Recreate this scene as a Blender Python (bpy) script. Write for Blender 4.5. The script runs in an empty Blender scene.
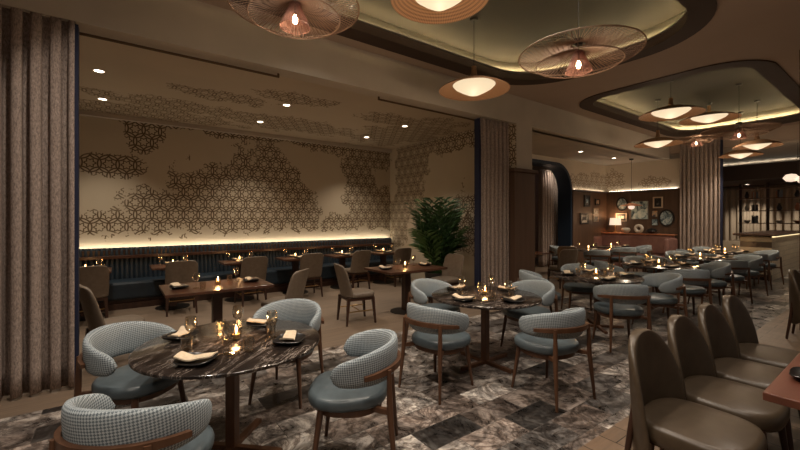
import bpy, math, random
from mathutils import Vector, Matrix
random.seed(7)
PI = math.pi
C = bpy.context.scene.collection
sc = bpy.context.scene

# ------------------------------------------------------------------ mesh helper
class MB:
    def __init__(s): s.v = []; s.f = []; s.uv = []; s.has = False
    def add(s, vs, fs, uvs=None):
        o = len(s.v); s.v += [tuple(p) for p in vs]; s.f += [tuple(i + o for i in f) for f in fs]
        s.uv += list(uvs) if uvs else [(0, 0)] * len(vs)
        if uvs: s.has = True
        return s
    def box(s, x0, x1, y0, y1, z0, z1, M=None):
        vs = [Vector((x, y, z)) for z in (z0, z1) for y in (y0, y1) for x in (x0, x1)]
        if M: vs = [M @ p for p in vs]
        return s.add(vs, [(0, 2, 3, 1), (4, 5, 7, 6), (0, 1, 5, 4), (2, 6, 7, 3), (0, 4, 6, 2), (1, 3, 7, 5)])
    def bar(s, a, b, w0, w1=None, h0=None, h1=None, n=4, rot=0.0):
        """a tapered bar or tube from a to b; w, h full widths at each end"""
        a = Vector(a); b = Vector(b); w1 = w0 if w1 is None else w1
        h0 = w0 if h0 is None else h0; h1 = w1 if h1 is None else h1
        d = (b - a).normalized(); up = Vector((0, 0, 1)) if abs(d.z) < .95 else Vector((0, 1, 0))
        x = d.cross(up).normalized(); y = x.cross(d).normalized()
        vs = []
        for p, w, h in ((a, w0, h0), (b, w1, h1)):
            for i in range(n):
                t = rot + 2 * PI * (i + .5) / n; k = 1 / math.cos(PI / n) if n == 4 else 1
                vs.append(p + x * math.cos(t) * w / 2 * k + y * math.sin(t) * h / 2 * k)
        fs = [(i, (i + 1) % n, n + (i + 1) % n, n + i) for i in range(n)] + [tuple(range(n - 1, -1, -1)), tuple(range(n, 2 * n))]
        return s.add(vs, fs)
    def rings(s, rs, close=True, cap=True):
        """skin a list of equal-length rings"""
        n = len(rs[0]); vs = [p for r in rs for p in r]; fs = []
        for i in range(len(rs) - 1):
            for j in range(n if close else n - 1):
                k = (j + 1) % n; fs.append((i * n + j, i * n + k, (i + 1) * n + k, (i + 1) * n + j))
        if cap: fs += [tuple(range(n - 1, -1, -1)), tuple((len(rs) - 1) * n + j for j in range(n))]
        return s.add(vs, fs)
    def lathe(s, prof, n=24, c=(0, 0), cap=False):
        rs = [[(c[0] + r * math.cos(2 * PI * j / n), c[1] + r * math.sin(2 * PI * j / n), z) for j in range(n)] for r, z in prof]
        return s.rings(rs, cap=cap)
    def torus(s, R, r, z=0, n=48, m=6, c=(0, 0), sx=1, sy=1):
        rs = []
        for i in range(n + 1):
            t = 2 * PI * i / n
            rs.append([(c[0] + sx * (R + r * math.cos(2 * PI * j / m)) * math.cos(t), c[1] + sy * (R + r * math.cos(2 * PI * j / m)) * math.sin(t), z + r * math.sin(2 * PI * j / m)) for j in range(m)])
        return s.rings(rs, cap=False)
    def build(s, name, mat, parent=None, smooth=None, bevel=0, solid=0, sub=0):
        me = bpy.data.meshes.new(name); me.from_pydata(s.v, [], s.f); me.update()
        if s.has:
            l = me.uv_layers.new(name='UVMap')
            for lp in me.loops: l.data[lp.index].uv = s.uv[lp.vertex_index]
        if mat: me.materials.append(mat)
        if smooth is not None:
            me.shade_smooth()
            if smooth < 180: 
                try: me.set_sharp_from_angle(angle=math.radians(smooth))
                except Exception: pass
        o = bpy.data.objects.new(name, me); C.objects.link(o)
        if parent: o.parent = parent
        if solid:
            m = o.modifiers.new('s', 'SOLIDIFY'); m.thickness = solid; m.offset = 0
        if bevel:
            m = o.modifiers.new('b', 'BEVEL'); m.width = bevel; m.segments = 2; m.limit_method = 'ANGLE'
        if sub:
            m = o.modifiers.new('u', 'SUBSURF'); m.levels = sub; m.render_levels = sub
        return o

def tag(o, label=None, cat=None, group=None, kind=None):
    if label: o['label'] = label
    if cat: o['category'] = cat
    if group: o['group'] = group
    if kind: o['kind'] = kind
    return o
def empty(name, loc=(0, 0, 0), rz=0):
    o = bpy.data.objects.new(name, None); C.objects.link(o); o.location = loc; o.rotation_euler = (0, 0, rz); o.empty_display_size = .1
    return o
def copy_tree(o, parent=None):
    c = o.copy(); C.objects.link(c)
    if parent: c.parent = parent
    for ch in list(o.children): copy_tree(ch, c)
    return c
protos = {}
def place(key, make, loc, rz, label, cat=None, group=None):
    """first use moves the built thing itself, later ones copy it with its parts"""
    if key not in protos: o = make(); protos[key] = [o, False]
    o, used = protos[key]
    if used: o = copy_tree(o)
    protos[key][1] = True
    o.location = loc; o.rotation_euler = (0, 0, rz)
    return tag(o, label, cat, group)
def S(name, mb, mat, **k): return tag(mb.build(name, mat, **k), kind='structure')

# ------------------------------------------------------------------ materials
class NT:
    def __init__(s, name):
        s.m = bpy.data.materials.new(name); s.m.use_nodes = True; s.t = s.m.node_tree; s.n = s.t.nodes
        s.b = s.n['Principled BSDF']
    def new(s, t, **k):
        n = s.n.new(t)
        for a, v in k.items(): setattr(n, a, v)
        return n
    def link(s, a, b): s.t.links.new(a, b)
    def M(s, op, a, b=None, c=None):
        n = s.n.new('ShaderNodeMath'); n.operation = op
        for i, v in enumerate((a, b, c)):
            if v is None: continue
            if isinstance(v, (int, float)): n.inputs[i].default_value = v
            else: s.link(v, n.inputs[i])
        return n.outputs[0]
    def coord(s, kind='Object', scale=(1, 1, 1), rot=(0, 0, 0), loc=(0, 0, 0)):
        tc = s.new('ShaderNodeTexCoord'); mp = s.new('ShaderNodeMapping')
        mp.inputs['Scale'].default_value = scale; mp.inputs['Rotation'].default_value = rot; mp.inputs['Location'].default_value = loc
        s.link(tc.outputs[kind], mp.inputs[0]); return mp.outputs[0]
    def noise(s, vec, scale, detail=3, rough=.5, dist=0):
        n = s.new('ShaderNodeTexNoise'); n.inputs['Scale'].default_value = scale; n.inputs['Detail'].default_value = detail
        n.inputs['Roughness'].default_value = rough; n.inputs['Distortion'].default_value = dist
        if vec: s.link(vec, n.inputs['Vector'])
        return n.outputs['Fac']
    def ramp(s, fac, stops, interp='LINEAR'):
        r = s.new('ShaderNodeValToRGB'); r.color_ramp.interpolation = interp; e = r.color_ramp.elements
        while len(e) < len(stops): e.new(.5)
        for i, (p, c) in enumerate(stops): e[i].position = p; e[i].color = (*c, 1)
        s.link(fac, r.inputs[0]); return r.outputs[0]
    def mix(s, fac, a, b, blend='MIX'):
        n = s.new('ShaderNodeMix', data_type='RGBA', blend_type=blend)
        for i, v in ((0, fac), (6, a), (7, b)):
            if isinstance(v, (int, float)): n.inputs[i].default_value = v
            elif isinstance(v, tuple): n.inputs[i].default_value = (*v, 1)
            else: s.link(v, n.inputs[i])
        return n.outputs[2]
    def bump(s, h, st=.3, d=.01):
        n = s.new('ShaderNodeBump'); n.inputs['Strength'].default_value = st; n.inputs['Distance'].default_value = d
        s.link(h, n.inputs['Height']); s.link(n.outputs[0], s.b.inputs['Normal'])
    def base(s, c, rough=.5, metal=0, spec=.5):
        if isinstance(c, tuple): s.b.inputs['Base Color'].default_value = (*c, 1)
        else: s.link(c, s.b.inputs['Base Color'])
        s.b.inputs['Roughness'].default_value = rough; s.b.inputs['Metallic'].default_value = metal
        s.b.inputs['Specular IOR Level'].default_value = spec
        return s.m
def flat(name, c, rough=.5, metal=0, spec=.5): return NT(name).base(c, rough, metal, spec)
def mottled(name, c1, c2, scale=8, rough=.6, stretch=(1, 1, 1), bump=0, metal=0, spec=.5, rot=(0, 0, 0), detail=4):
    k = NT(name); v = k.coord(scale=stretch, rot=rot); f = k.noise(v, scale, detail)
    k.base(k.ramp(f, [(.3, c1), (.7, c2)]), rough, metal, spec)
    if bump: k.bump(f, bump, .005)
    return k.m
def glow(name, c, st):
    k = NT(name); k.base(c, .6); k.b.inputs['Emission Color'].default_value = (*c, 1); k.b.inputs['Emission Strength'].default_value = st; return k.m

M = {}
M['wood'] = mottled('brown_wood', (.085, .036, .017), (.15, .066, .03), 14, .42, (1, 1, .12), .05)
M['leg_wood'] = mottled('chair_wood', (.075, .034, .017), (.125, .058, .03), 16, .4, (1, 1, .15), .03)
M['dark_wood'] = mottled('dark_wood', (.03, .013, .008), (.055, .024, .014), 14, .35, (1, 1, .15))
M['table_wood'] = mottled('table_wood', (.05, .021, .012), (.092, .038, .021), 9, .28, (1, .12, 1), .02)
M['red_wood'] = mottled('red_table_wood', (.105, .036, .022), (.155, .055, .034), 9, .3, (.2, 1, 1), .02)
M['panel'] = mottled('wall_panel_wood', (.085, .050, .032), (.115, .069, .044), 5, .5, (2, 2, .15), .02)
M['pier_panel'] = mottled('pier_panel_wood', (.085, .047, .030), (.11, .062, .040), 5, .7, (2, 2, .15), .02, spec=.3)
M['leather'] = mottled('taupe_leather', (.060, .042, .026), (.076, .054, .034), 20, .36, bump=.05)
M['leather_alcove'] = mottled('grey_taupe_leather', (.14, .108, .08), (.18, .14, .105), 20, .42, bump=.05)
M['blue_leather'] = mottled('slate_leather', (.070, .092, .105), (.092, .118, .132), 20, .36, bump=.04)
M['navy_leather'] = mottled('navy_leather', (.012, .022, .034), (.020, .034, .048), 10, .4)
M['black'] = flat('black_stoneware', (.012, .011, .011), .3)
M['napkin'] = mottled('cream_linen', (.55, .45, .32), (.68, .57, .42), 60, .9)
M['brass'] = flat('brass', (.55, .36, .16), .3, 1)
M['dark_metal'] = flat('dark_metal', (.02, .016, .014), .45, .6)
M['bronze'] = flat('bronze_trim', (.050, .029, .019), .75, 0)
M['rail_bronze'] = flat('rail_bronze', (.10, .06, .03), .4, .5)
M['ceiling'] = mottled('ceiling_plaster', (.44, .35, .28), (.48, .385, .31), 1.2, .85)
M['beam'] = mottled('beam_plaster', (.44, .39, .32), (.52, .46, .38), 1.6, .8)
M['recess_wall'] = mottled('recess_side_plaster', (.45, .42, .34), (.5, .46, .38), 1.1, .8)
M['raised'] = mottled('recess_plaster_shaded', (.045, .038, .028), (.055, .046, .034), 1.1, .8)  # plaster darkened so the cove glow seems to fade away from the edge
M['navy'] = flat('navy_paint', (.012, .028, .055), .5)
M['lining'] = flat('midnight_blue_lining', (.008, .012, .04), .8)
M['pink'] = mottled('rose_leather', (.20, .10, .085), (.27, .14, .115), 8, .45)
M['white'] = flat('white_ceramic', (.6, .54, .45), .4)
M['terra'] = flat('copper_lacquer', (.45, .18, .09), .4, .3)
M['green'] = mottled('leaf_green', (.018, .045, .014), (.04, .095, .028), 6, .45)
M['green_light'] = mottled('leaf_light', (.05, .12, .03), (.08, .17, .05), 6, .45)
M['pot'] = flat('dark_pot', (.03, .025, .022), .6)
M['beige_fabric'] = mottled('beige_fabric', (.24, .19, .13), (.3, .24, .17), 40, .9)
M['lamp'] = glow('opal_diffuser', (1.0, .78, .50), .62)
M['lamp'].node_tree.nodes['Principled BSDF'].inputs['Base Color'].default_value = (.12, .10, .08, 1)
M['bulb'] = glow('warm_bulb', (1.0, .66, .42), 9)
M['flame'] = glow('flame', (1.0, .58, .22), 16)
M['strip'] = glow('cove_strip', (1.0, .79, .45), 30.0)
M['strip_wall'] = glow('ledge_strip', (1.0, .87, .68), 14.0)
M['strip_lounge'] = glow('lounge_ledge_strip', (1.0, .86, .68), 8.0)
M['strip_soft'] = glow('counter_strip', (1.0, .78, .42), 1.0)
M['spot'] = glow('downlight_lens', (1.0, .86, .68), 7)
M['shade_glow'] = glow('lamp_shade_glow', (1.0, .78, .56), .6)
M['globe'] = glow('globe_glow', (1.0, .80, .62), .6)

def glass():
    k = NT('clear_glass'); k.n.remove(k.b)
    out = k.n['Material Output']; t = k.new('ShaderNodeBsdfTransparent'); g = k.new('ShaderNodeBsdfGlossy'); mx = k.new('ShaderNodeMixShader')
    g.inputs['Roughness'].default_value = .05; g.inputs['Color'].default_value = (1, .95, .88, 1); t.inputs['Color'].default_value = (.9, .88, .84, 1)
    lw = k.new('ShaderNodeLayerWeight'); lw.inputs['Blend'].default_value = .35
    f = k.M('ADD', k.M('MULTIPLY', lw.outputs['Facing'], .7), .10)
    k.link(f, mx.inputs[0]); k.link(t.outputs[0], mx.inputs[1]); k.link(g.outputs[0], mx.inputs[2]); k.link(mx.outputs[0], out.inputs[0])
    return k.m
M['glass'] = glass()

def marble_top():
    k = NT('dark_marble'); v = k.coord(scale=(1, 6, 1), rot=(0, 0, .75))
    w = k.noise(v, 2.0, 8, .66, .45)
    a = k.M('ABSOLUTE', k.M('SUBTRACT', w, .5))
    c = k.ramp(a, [(0, (.40, .35, .31)), (.005, (.12, .095, .08)), (.018, (.032, .024, .02)), (.10, (.012, .009, .008))])
    big = k.noise(k.coord(loc=(3, 1, 0)), 2.0, 3)
    c = k.mix(k.ramp(big, [(.42, (0, 0, 0)), (.62, (.85, .85, .85))]), c, (.022, .016, .013))
    return k.base(c, .16)
M['marble'] = marble_top()

def marble_floor():
    k = NT('marble_parquet')
    v0 = k.coord()
    b = k.new('ShaderNodeTexBrick'); b.offset = .5
    for n_, val in (('Scale', 1.0), ('Mortar Size', .0025), ('Brick Width', .50), ('Row Height', .25), ('Mortar Smooth', 0), ('Bias', 0)): b.inputs[n_].default_value = val
    b.inputs['Color1'].default_value = (0, 0, 0, 1); b.inputs['Color2'].default_value = (1, 1, 1, 1); b.inputs['Mortar'].default_value = (.5, .5, .5, 1)
    k.link(v0, b.inputs['Vector'])
    tone = k.ramp(b.outputs['Color'], [(0, (.045, .043, .042)), (.18, (.16, .138, .125)), (.36, (.30, .285, .27)), (.54, (.10, .096, .094)), (.7, (.42, .405, .385)), (.86, (.23, .20, .182))], 'CONSTANT')
    # veins shift from tile to tile
    add = k.new('ShaderNodeVectorMath', operation='MULTIPLY_ADD'); k.link(b.outputs['Color'], add.inputs[0]); add.inputs[1].default_value = (17, 9, 5); k.link(v0, add.inputs[2])
    n1 = k.noise(add.outputs[0], 3.2, 8, .68, 1.6)
    vein = k.ramp(k.M('ABSOLUTE', k.M('SUBTRACT', n1, .5)), [(0, (.22, .2, .19)), (.02, (.55, .5, .47)), (.07, (1, 1, 1))])
    n2 = k.noise(add.outputs[0], 4.6, 10, .76, .7)
    cloud = k.ramp(n2, [(.36, (.16, .155, .155)), (.48, (.70, .67, .65)), (.58, (1.9, 1.85, 1.78))])
    c = k.mix(1.0, k.mix(1.0, tone, vein, 'MULTIPLY'), cloud, 'MULTIPLY')
    c = k.mix(k.M('MULTIPLY', b.outputs['Fac'], .8), c, (.03, .025, .022))
    k.base(c, .3); 
    r = k.ramp(n2, [(.3, (.22,) * 3), (.7, (.42,) * 3)]); k.link(r, k.b.inputs['Roughness'])
    return k.m
M['floor'] = marble_floor()

def planks(name, c1, c2, w, h, rz=0.0, rough=.45, gap=.004, mortar=(.02, .012, .008)):
    k = NT(name); v0 = k.coord(rot=rz if isinstance(rz, tuple) else (0, 0, rz)); b = k.new('ShaderNodeTexBrick'); b.offset = .37
    for n_, val in (('Scale', 1.0), ('Mortar Size', gap), ('Brick Width', w), ('Row Height', h), ('Mortar Smooth', 0)): b.inputs[n_].default_value = val
    b.inputs['Color1'].default_value = (*c1, 1); b.inputs['Color2'].default_value = (*c2, 1); b.inputs['Mortar'].default_value = (*mortar, 1)
    k.link(v0, b.inputs['Vector'])
    g = k.noise(k.coord(scale=(.6, 9, 9), rot=rz if isinstance(rz, tuple) else (0, 0, rz)), 3, 5)
    k.base(k.mix(.6, b.outputs['Color'], k.ramp(g, [(.3, (.6, .6, .6)), (.7, (1.15, 1.1, 1.05))]), 'MULTIPLY'), rough); return k.m
M['plank_alcove'] = planks('oak_boards', (.19, .14, .10), (.22, .165, .12), 2.6, .24, 0, .5, .0015, (.16, .1, .06))
M['plank_front'] = planks('walnut_boards', (.17, .115, .075), (.22, .15, .10), 1.3, .22, PI / 2, .4)
M['ban_tile'] = planks('glazed_bar_tile', (.34, .28, .19), (.42, .35, .24), .3, .14, (PI / 2, 0, 0), .3)

def houndstooth():
    k = NT('houndstooth_fabric'); tc = k.new('ShaderNodeTexCoord'); mp = k.new('ShaderNodeMapping'); mp.inputs['Rotation'].default_value = (0, 0, math.radians(40))
    k.link(tc.outputs['UV'], mp.inputs[0])
    w = k.noise(mp.outputs[0], 200, 1)
    ch = k.new('ShaderNodeTexChecker'); ch.inputs['Scale'].default_value = 105
    k.link(mp.outputs[0], ch.inputs['Vector']); ch.inputs['Color1'].default_value = (.43, .49, .52, 1); ch.inputs['Color2'].default_value = (.075, .10, .12, 1)
    c = k.mix(k.M('MULTIPLY', w, .45), ch.outputs['Color'], (.30, .34, .36)); k.base(c, .9); k.bump(ch.outputs['Fac'], .25, .003); return k.m
M['hounds'] = houndstooth()

def curtain_mat(name, a, b):
    k = NT(name); v = k.coord(scale=(60, 60, 22)); f = k.noise(v, 1.6, 4, .7); k.base(k.ramp(f, [(.32, a), (.68, b)]), .95, 0, .2); k.bump(f, .15, .004); return k.m
M['curtain'] = curtain_mat('taupe_curtain', (.17, .135, .118), (.46, .37, .32))
M['curtain_far'] = curtain_mat('beige_drape', (.26, .21, .155), (.38, .31, .23))
M['woven'] = None
def woven():
    k = NT('woven_rattan'); v = k.coord(); sx = k.new('ShaderNodeSeparateXYZ'); k.link(v, sx.inputs[0])
    ang = k.M('ARCTAN2', sx.outputs[1], sx.outputs[0]); st = k.M('SINE', k.M('MULTIPLY', ang, 150)); r = k.M('SQRT', k.M('ADD', k.M('MULTIPLY', sx.outputs[0], sx.outputs[0]), k.M('MULTIPLY', sx.outputs[1], sx.outputs[1])))
    s2 = k.M('SINE', k.M('MULTIPLY', r, 260)); f = k.M('ADD', k.M('MULTIPLY', k.M('ADD', st, s2), .25), .5)
    k.base(k.ramp(f, [(.15, (.12, .058, .026)), (.8, (.34, .18, .085))]), .7)
    return k.m
M['woven'] = woven()
M['string'] = flat('rattan_cord', (.24, .145, .09), .7)
M['cone'] = mottled('blush_cord', (.22, .10, .075), (.32, .16, .12), 60, .6)
_k = M['cone'].node_tree.nodes['Principled BSDF']; _k.inputs['Transmission Weight'].default_value = 0

def lattice(name, ax, blobs, base, ink, s=.275, w=.025, noise_k=1.0, seed=0.0, rough=.6, low=None):
    """plaster printed with an interlaced ring lattice that breaks off in ragged patches; ax picks the two object axes"""
    k = NT(name); tc = k.new('ShaderNodeTexCoord'); sp = k.new('ShaderNodeSeparateXYZ'); k.link(tc.outputs['Object'], sp.inputs[0])
    u, v = sp.outputs[ax[0]], sp.outputs[ax[1]]; q = s * math.sqrt(3)
    def cell(off):
        a = k.M('SUBTRACT', k.M('FRACT', k.M('ADD', k.M('DIVIDE', u, s), off)), .5); a = k.M('MULTIPLY', a, s)
        b = k.M('SUBTRACT', k.M('FRACT', k.M('ADD', k.M('DIVIDE', v, q), off)), .5); b = k.M('MULTIPLY', b, q)
        d = k.M('SQRT', k.M('ADD', k.M('MULTIPLY', a, a), k.M('MULTIPLY', b, b)))
        th = k.M('ARCTAN2', b, a)
        wv = k.M('COSINE', k.M('MULTIPLY', th, 6))
        a2 = k.M('SUBTRACT', s, k.M('ABSOLUTE', a)); d2 = k.M('SQRT', k.M('ADD', k.M('MULTIPLY', a2, a2), k.M('MULTIPLY', b, b)))
        r1 = k.M('ABSOLUTE', k.M('SUBTRACT', d, k.M('MULTIPLY_ADD', wv, .05 * s, .25 * s)))
        r2 = k.M('ABSOLUTE', k.M('SUBTRACT', d, .60 * s)); r3 = k.M('ABSOLUTE', k.M('SUBTRACT', d2, .60 * s))
        return k.M('MINIMUM', r1, k.M('MINIMUM', r2, r3))
    ln = k.M('MINIMUM', cell(0.0), cell(0.5))
    pat = k.M('LESS_THAN', ln, w / 2)
    m = None
    for cx, cz, rx_, rz_ in blobs:
        a = k.M('MULTIPLY', k.M('SUBTRACT', u, cx), 1 / rx_); b = k.M('MULTIPLY', k.M('SUBTRACT', v, cz), 1 / rz_)
        e = k.M('SUBTRACT', 1.0, k.M('SQRT', k.M('ADD', k.M('MULTIPLY', a, a), k.M('MULTIPLY', b, b))))
        m = e if m is None else k.M('MAXIMUM', m, e)
    nz = k.noise(k.coord(loc=(seed, seed, seed)), 2.1, 4, .65)
    msk = k.M('ADD', k.M('MAXIMUM', m, -1.2), k.M('MULTIPLY', k.M('SUBTRACT', nz, .5), 2.4 * noise_k))
    if low is not None: msk = k.M('MINIMUM', msk, k.M('ADD', k.M('MULTIPLY', k.M('SUBTRACT', v, low), 2.5), k.M('MULTIPLY', k.M('SUBTRACT', k.noise(k.coord(), 5.5, 2, .5), .5), 2.2)))
    on = k.M('GREATER_THAN', msk, 0.0)
    fade = k.M('MINIMUM', 1.0, k.M('ADD', .7, k.M('MULTIPLY', msk, 2.0)))
    fac = k.M('MULTIPLY', k.M('MULTIPLY', pat, on), fade)
    pl = k.ramp(k.noise(k.coord(), .9, 4), [(.3, base), (.7, tuple(c * 1.12 for c in base))])
    k.base(k.mix(fac, pl, ink), rough)
    return k.m
PL = (.50, .43, .32); INK = (.115, .074, .036)
M['wall_back'] = lattice('alcove_back_plaster', (0, 2), [(0.0, 1.3, .9, .45), (.9, 1.5, .85, .75), (1.76, 1.8, 1.0, 1.05), (2.75, 2.1, .95, 1.25), (3.45, 1.6, .75, .75), (5.35, 2.4, .55, 1.3), (5.0, 1.3, 1.0, .5), (5.85, 3.4, .7, .5), (.44, 3.3, .35, .45), (-.05, 2.6, .6, .22), (2.3, 3.6, 1.6, .22), (.9, 3.6, 1.4, .18), (4.5, 3.55, 1.3, .28), (3.5, 1.2, 3.2, .28), (6.1, 1.6, .35, .9)], PL, INK, seed=.3, noise_k=.75, low=1.30)
M['wall_side'] = lattice('alcove_side_plaster', (1, 2), [(8.2, 2.9, .7, 1.4), (8.7, 1.6, .5, .8), (6.2, 1.5, .8, .7), (7.0, 3.5, 1.6, .35), (4.95, 2.9, .4, .9)], PL, INK, seed=2.2)
M['wall_ceiling'] = lattice('alcove_ceiling_plaster', (0, 1), [(.9, 7.7, 1.6, .35), (.5, 8.6, 1.8, .45), (1.4, 6.7, .8, .3), (2.9, 7.9, 1.5, .6), (2.4, 6.1, .7, .3), (5.4, 7.2, .9, 1.5), (4.6, 6.3, 1.0, .4)], (.46, .385, .285), (.15, .10, .05), seed=5)
M['wall_lounge'] = lattice('lounge_frieze_plaster', (0, 2), [(12.3, 2.75, .9, .30), (13.7, 2.85, .7, .35)], (.62, .54, .42), (.34, .25, .16), s=.34, w=.03, seed=1)
M['wall_lounge_b'] = lattice('lounge_frieze_plaster_b', (1, 2), [(6.6, 2.9, .5, .35), (5.2, 2.75, .5, .2)], (.62, .54, .42), (.34, .25, .16), s=.34, w=.03, seed=4)

# ------------------------------------------------------------------ the setting
H_MAIN, H_SIDE = 4.0, 3.46
S('floor', MB().box(-5, 20.3, 1.42, 4.35, -.1, 0), M['floor'])
S('floor_alcove', MB().box(-5, 6.35, 4.35, 9.6, -.1, 0), M['plank_alcove'])
S('floor_lounge', MB().box(6.35, 20.3, 4.35, 9.6, -.1, 0), M['plank_alcove'])
S('floor_front', MB().box(-5, 20.3, -5, 1.42, -.1, 0), M['plank_front'])

def rrect(x0, x1, y0, y1, r, n=10, skew=0):
    pts = []
    for cx, cy, a0 in ((x1 - r, y1 - r, 0), (x0 + r, y1 - r, 90), (x0 + r, y0 + r, 180), (x1 - r, y0 + r, 270)):
        for i in range(n + 1):
            a = math.radians(a0 + 90 * i / n); pts.append((cx + r * math.cos(a), cy + r * math.sin(a)))
    return pts
def grow(pts, d):
    n = len(pts); out = []
    for i in range(n):
        a = Vector(pts[i - 1]); b = Vector(pts[(i + 1) % n]); t = (b - a).normalized(); out.append((pts[i][0] + t.y * d, pts[i][1] - t.x * d))
    return out
def slab(name, loops, z0, z1, mat):
    cu = bpy.data.curves.new(name, 'CURVE'); cu.dimensions = '2D'; cu.fill_mode = 'BOTH'; cu.extrude = (z1 - z0) / 2
    for pts in loops:
        sp = cu.splines.new('POLY'); sp.points.add(len(pts) - 1); sp.use_cyclic_u = True
        for p, q in zip(sp.points, pts): p.co = (*q, 0, 1)
    tmp = bpy.data.objects.new(name, cu); C.objects.link(tmp)
    bpy.context.view_layer.update()
    me = bpy.data.meshes.new_from_object(tmp); bpy.data.objects.remove(tmp)
    me.transform(Matrix.Translation((0, 0, (z0 + z1) / 2))); me.materials.clear(); me.materials.append(mat); me.name = name
    o = bpy.data.objects.new(name, me); C.objects.link(o); return tag(o, kind='structure')
cove1 = rrect(-.6, 6.3, 1.35, 4.52, 1.15, 14)
cove2 = rrect(7.48, 13.6, 1.36, 4.43, .80, 14)
in1, in2 = grow(cove1, -.26), grow(cove2, -.26)
slab('ceiling', [[(-5, -5), (14.0, -5), (14.0, 4.75), (-5, 4.75)], cove1, cove2], H_MAIN, H_MAIN + .12, M['ceiling'])
for i, (co, inn) in enumerate(((cove1, in1), (cove2, in2))):
    slab('trim_%d' % (i + 1), [grow(co, .004), inn], H_MAIN - .015, H_MAIN + .10, M['bronze'])
    out = grow(inn, .30)
    slab('ceiling_ledge', [out, inn], H_MAIN + .121, H_MAIN + .135, M['recess_wall'])
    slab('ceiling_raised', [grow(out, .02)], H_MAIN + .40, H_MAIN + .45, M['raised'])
    mb = MB(); mb.rings([[(*p, H_MAIN + .13) for p in out], [(*p, H_MAIN + .41) for p in out]], cap=False)
    S('wall_recess', mb, M['recess_wall'], solid=.01, smooth=40)
    mid = grow(inn, .22); mb = MB(); n = len(mid); rs = []
    for a in range(n + 1):
        p = mid[a % n]; rs.append([(p[0] + .010 * a_, p[1] + .010 * b_, H_MAIN + .147 + .010 * c_) for a_, b_, c_ in ((0, 0, -1), (1, 1, 0), (0, 0, 1), (-1, -1, 0))])
    mb.rings(rs, cap=False)
    tag(mb.build('cove_light', M['strip']), ['warm light strip hidden in the ceiling recess over the dining tables beside the alcove', 'warm light strip hidden in the ceiling recess towards the bar'][i], 'light strip')

# beam over the alcove and lounge openings, alcove, partition pier
S('wall_beam', MB().box(-5, 14.0, 4.75, 5.0, H_SIDE, H_MAIN + .12), M['beam'])
S('ceiling_alcove', MB().box(-5, 6.32, 4.99, 9.09, 3.56, 3.66), M['wall_ceiling'])
S('wall_back', MB().box(-5, 6.5, 9.1, 9.3, 0, 3.6), M['wall_back'])
S('wall_alcove_side', MB().box(6.32, 6.45, 4.76, 9.2, 0, 3.56), M['wall_side'])
S('wall_left', MB().box(-5.1, -5, -5, 9.4, 0, 4.2), M['beam'])
S('wall_pier', MB().box(6.33, 6.83, 4.749, 6.9, 0, 3.56), M['beam'])
mb = MB().box(6.2, 6.86, 4.70, 5.35, 0, 2.5); S('trim_pier_panel', mb, M['pier_panel'])
S('trim_pier_cap', MB().box(6.14, 6.92, 4.66, 5.38, 2.5, 2.57), M['pier_panel'], bevel=.01)
S('baseboard_back', MB().box(-5, 6.3, 8.30, 8.34, 0, .1), M['dark_wood'])
S('trim_alcove_cornice', MB().box(-5, 6.31, 9.0, 9.09, 3.47, 3.555), M['beam'])

# lounge behind the pier
S('ceiling_lounge', MB().box(6.83, 14.2, 4.9, 9.4, 3.46, 3.56), M['beam'])
XP0, XP1, YP = 8.8, 11.72, 6.75        # arched portal
prof = []
for i in range(13): a = PI * i / 24; prof.append((XP1 - .75 + .75 * math.sin(PI / 2 - a), 3.22 - .75 + .75 * math.sin(a)))
inner = [(XP1, 0)] + prof + [(XP0 + .75 - .75 * math.sin(PI * i / 24), 3.22 - .75 + .75 * math.cos(PI * i / 24)) for i in range(13)] + [(XP0, 0)]
def arch_ring(off): 
    r = []
    n = len(inner)
    for i, (x, z) in enumerate(inner):
        a = Vector(inner[max(i - 1, 0)]); b = Vector(inner[min(i + 1, n - 1)]); t = (b - a).normalized(); r.append((x + t.y * off, z - t.x * off if 0 < i < n - 1 else z))
    return r
outer = arch_ring(.10)
mb = MB(); rs = []
for (x, z), (X, Z) in zip(inner, outer): rs.append([(x, YP - .03, z), (x, YP + .42, z), (X, YP + .42, Z), (X, YP - .03, Z)])
mb.rings(rs); S('door_1', mb, M['navy'], smooth=40)
mb = MB()     # wall over and beside the arch
mb.box(6.83, XP0 - .09, YP, YP + .2, 0, 3.46); mb.box(XP1 + .09, 14.1, YP, YP + .2, 2.52, 3.46)
W = []
for (X, Z) in outer: W.append((X, Z))
for i in range(1, len(W) - 2):
    (x0, z0), (x1, z1) = W[i], W[i + 1]
    if abs(x0 - x1) > 1e-5: mb.add([(x0, YP, z0), (x1, YP, z1), (x1, YP, 3.46), (x0, YP, 3.46), (x0, YP + .2, z0), (x1, YP + .2, z1), (x1, YP + .2, 3.46), (x0, YP + .2, 3.46)], [(0, 1, 2, 3), (7, 6, 5, 4), (0, 4, 5, 1)])
S('wall_lounge', mb, M['wall_lounge'])
S('wall_lounge_panel', MB().box(XP1 + .09, 14.05, YP - .06, YP + .2, 0, 2.50), M['panel'])
S('wall_lounge_end', MB().box(14.06, 14.2, 4.4, 6.95, 2.50, 3.46), M['wall_lounge_b'])
S('wall_lounge_end_panel', MB().box(14.0, 14.2, 4.4, 6.95, 0, 2.48), M['panel'])
S('trim_ledge', MB().box(13.90, 14.06, 4.5, 6.75, 2.48, 2.52).box(XP1 + .1, 13.9, 6.59, 6.75, 2.48, 2.52), M['dark_wood'])
mb = MB().box(14.02, 14.04, 4.55, 6.6, 2.521, 2.531); tag(mb.build('ledge_light', M['strip_lounge']), 'thin light strip on the ledge above the picture wall', 'light strip')
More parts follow.
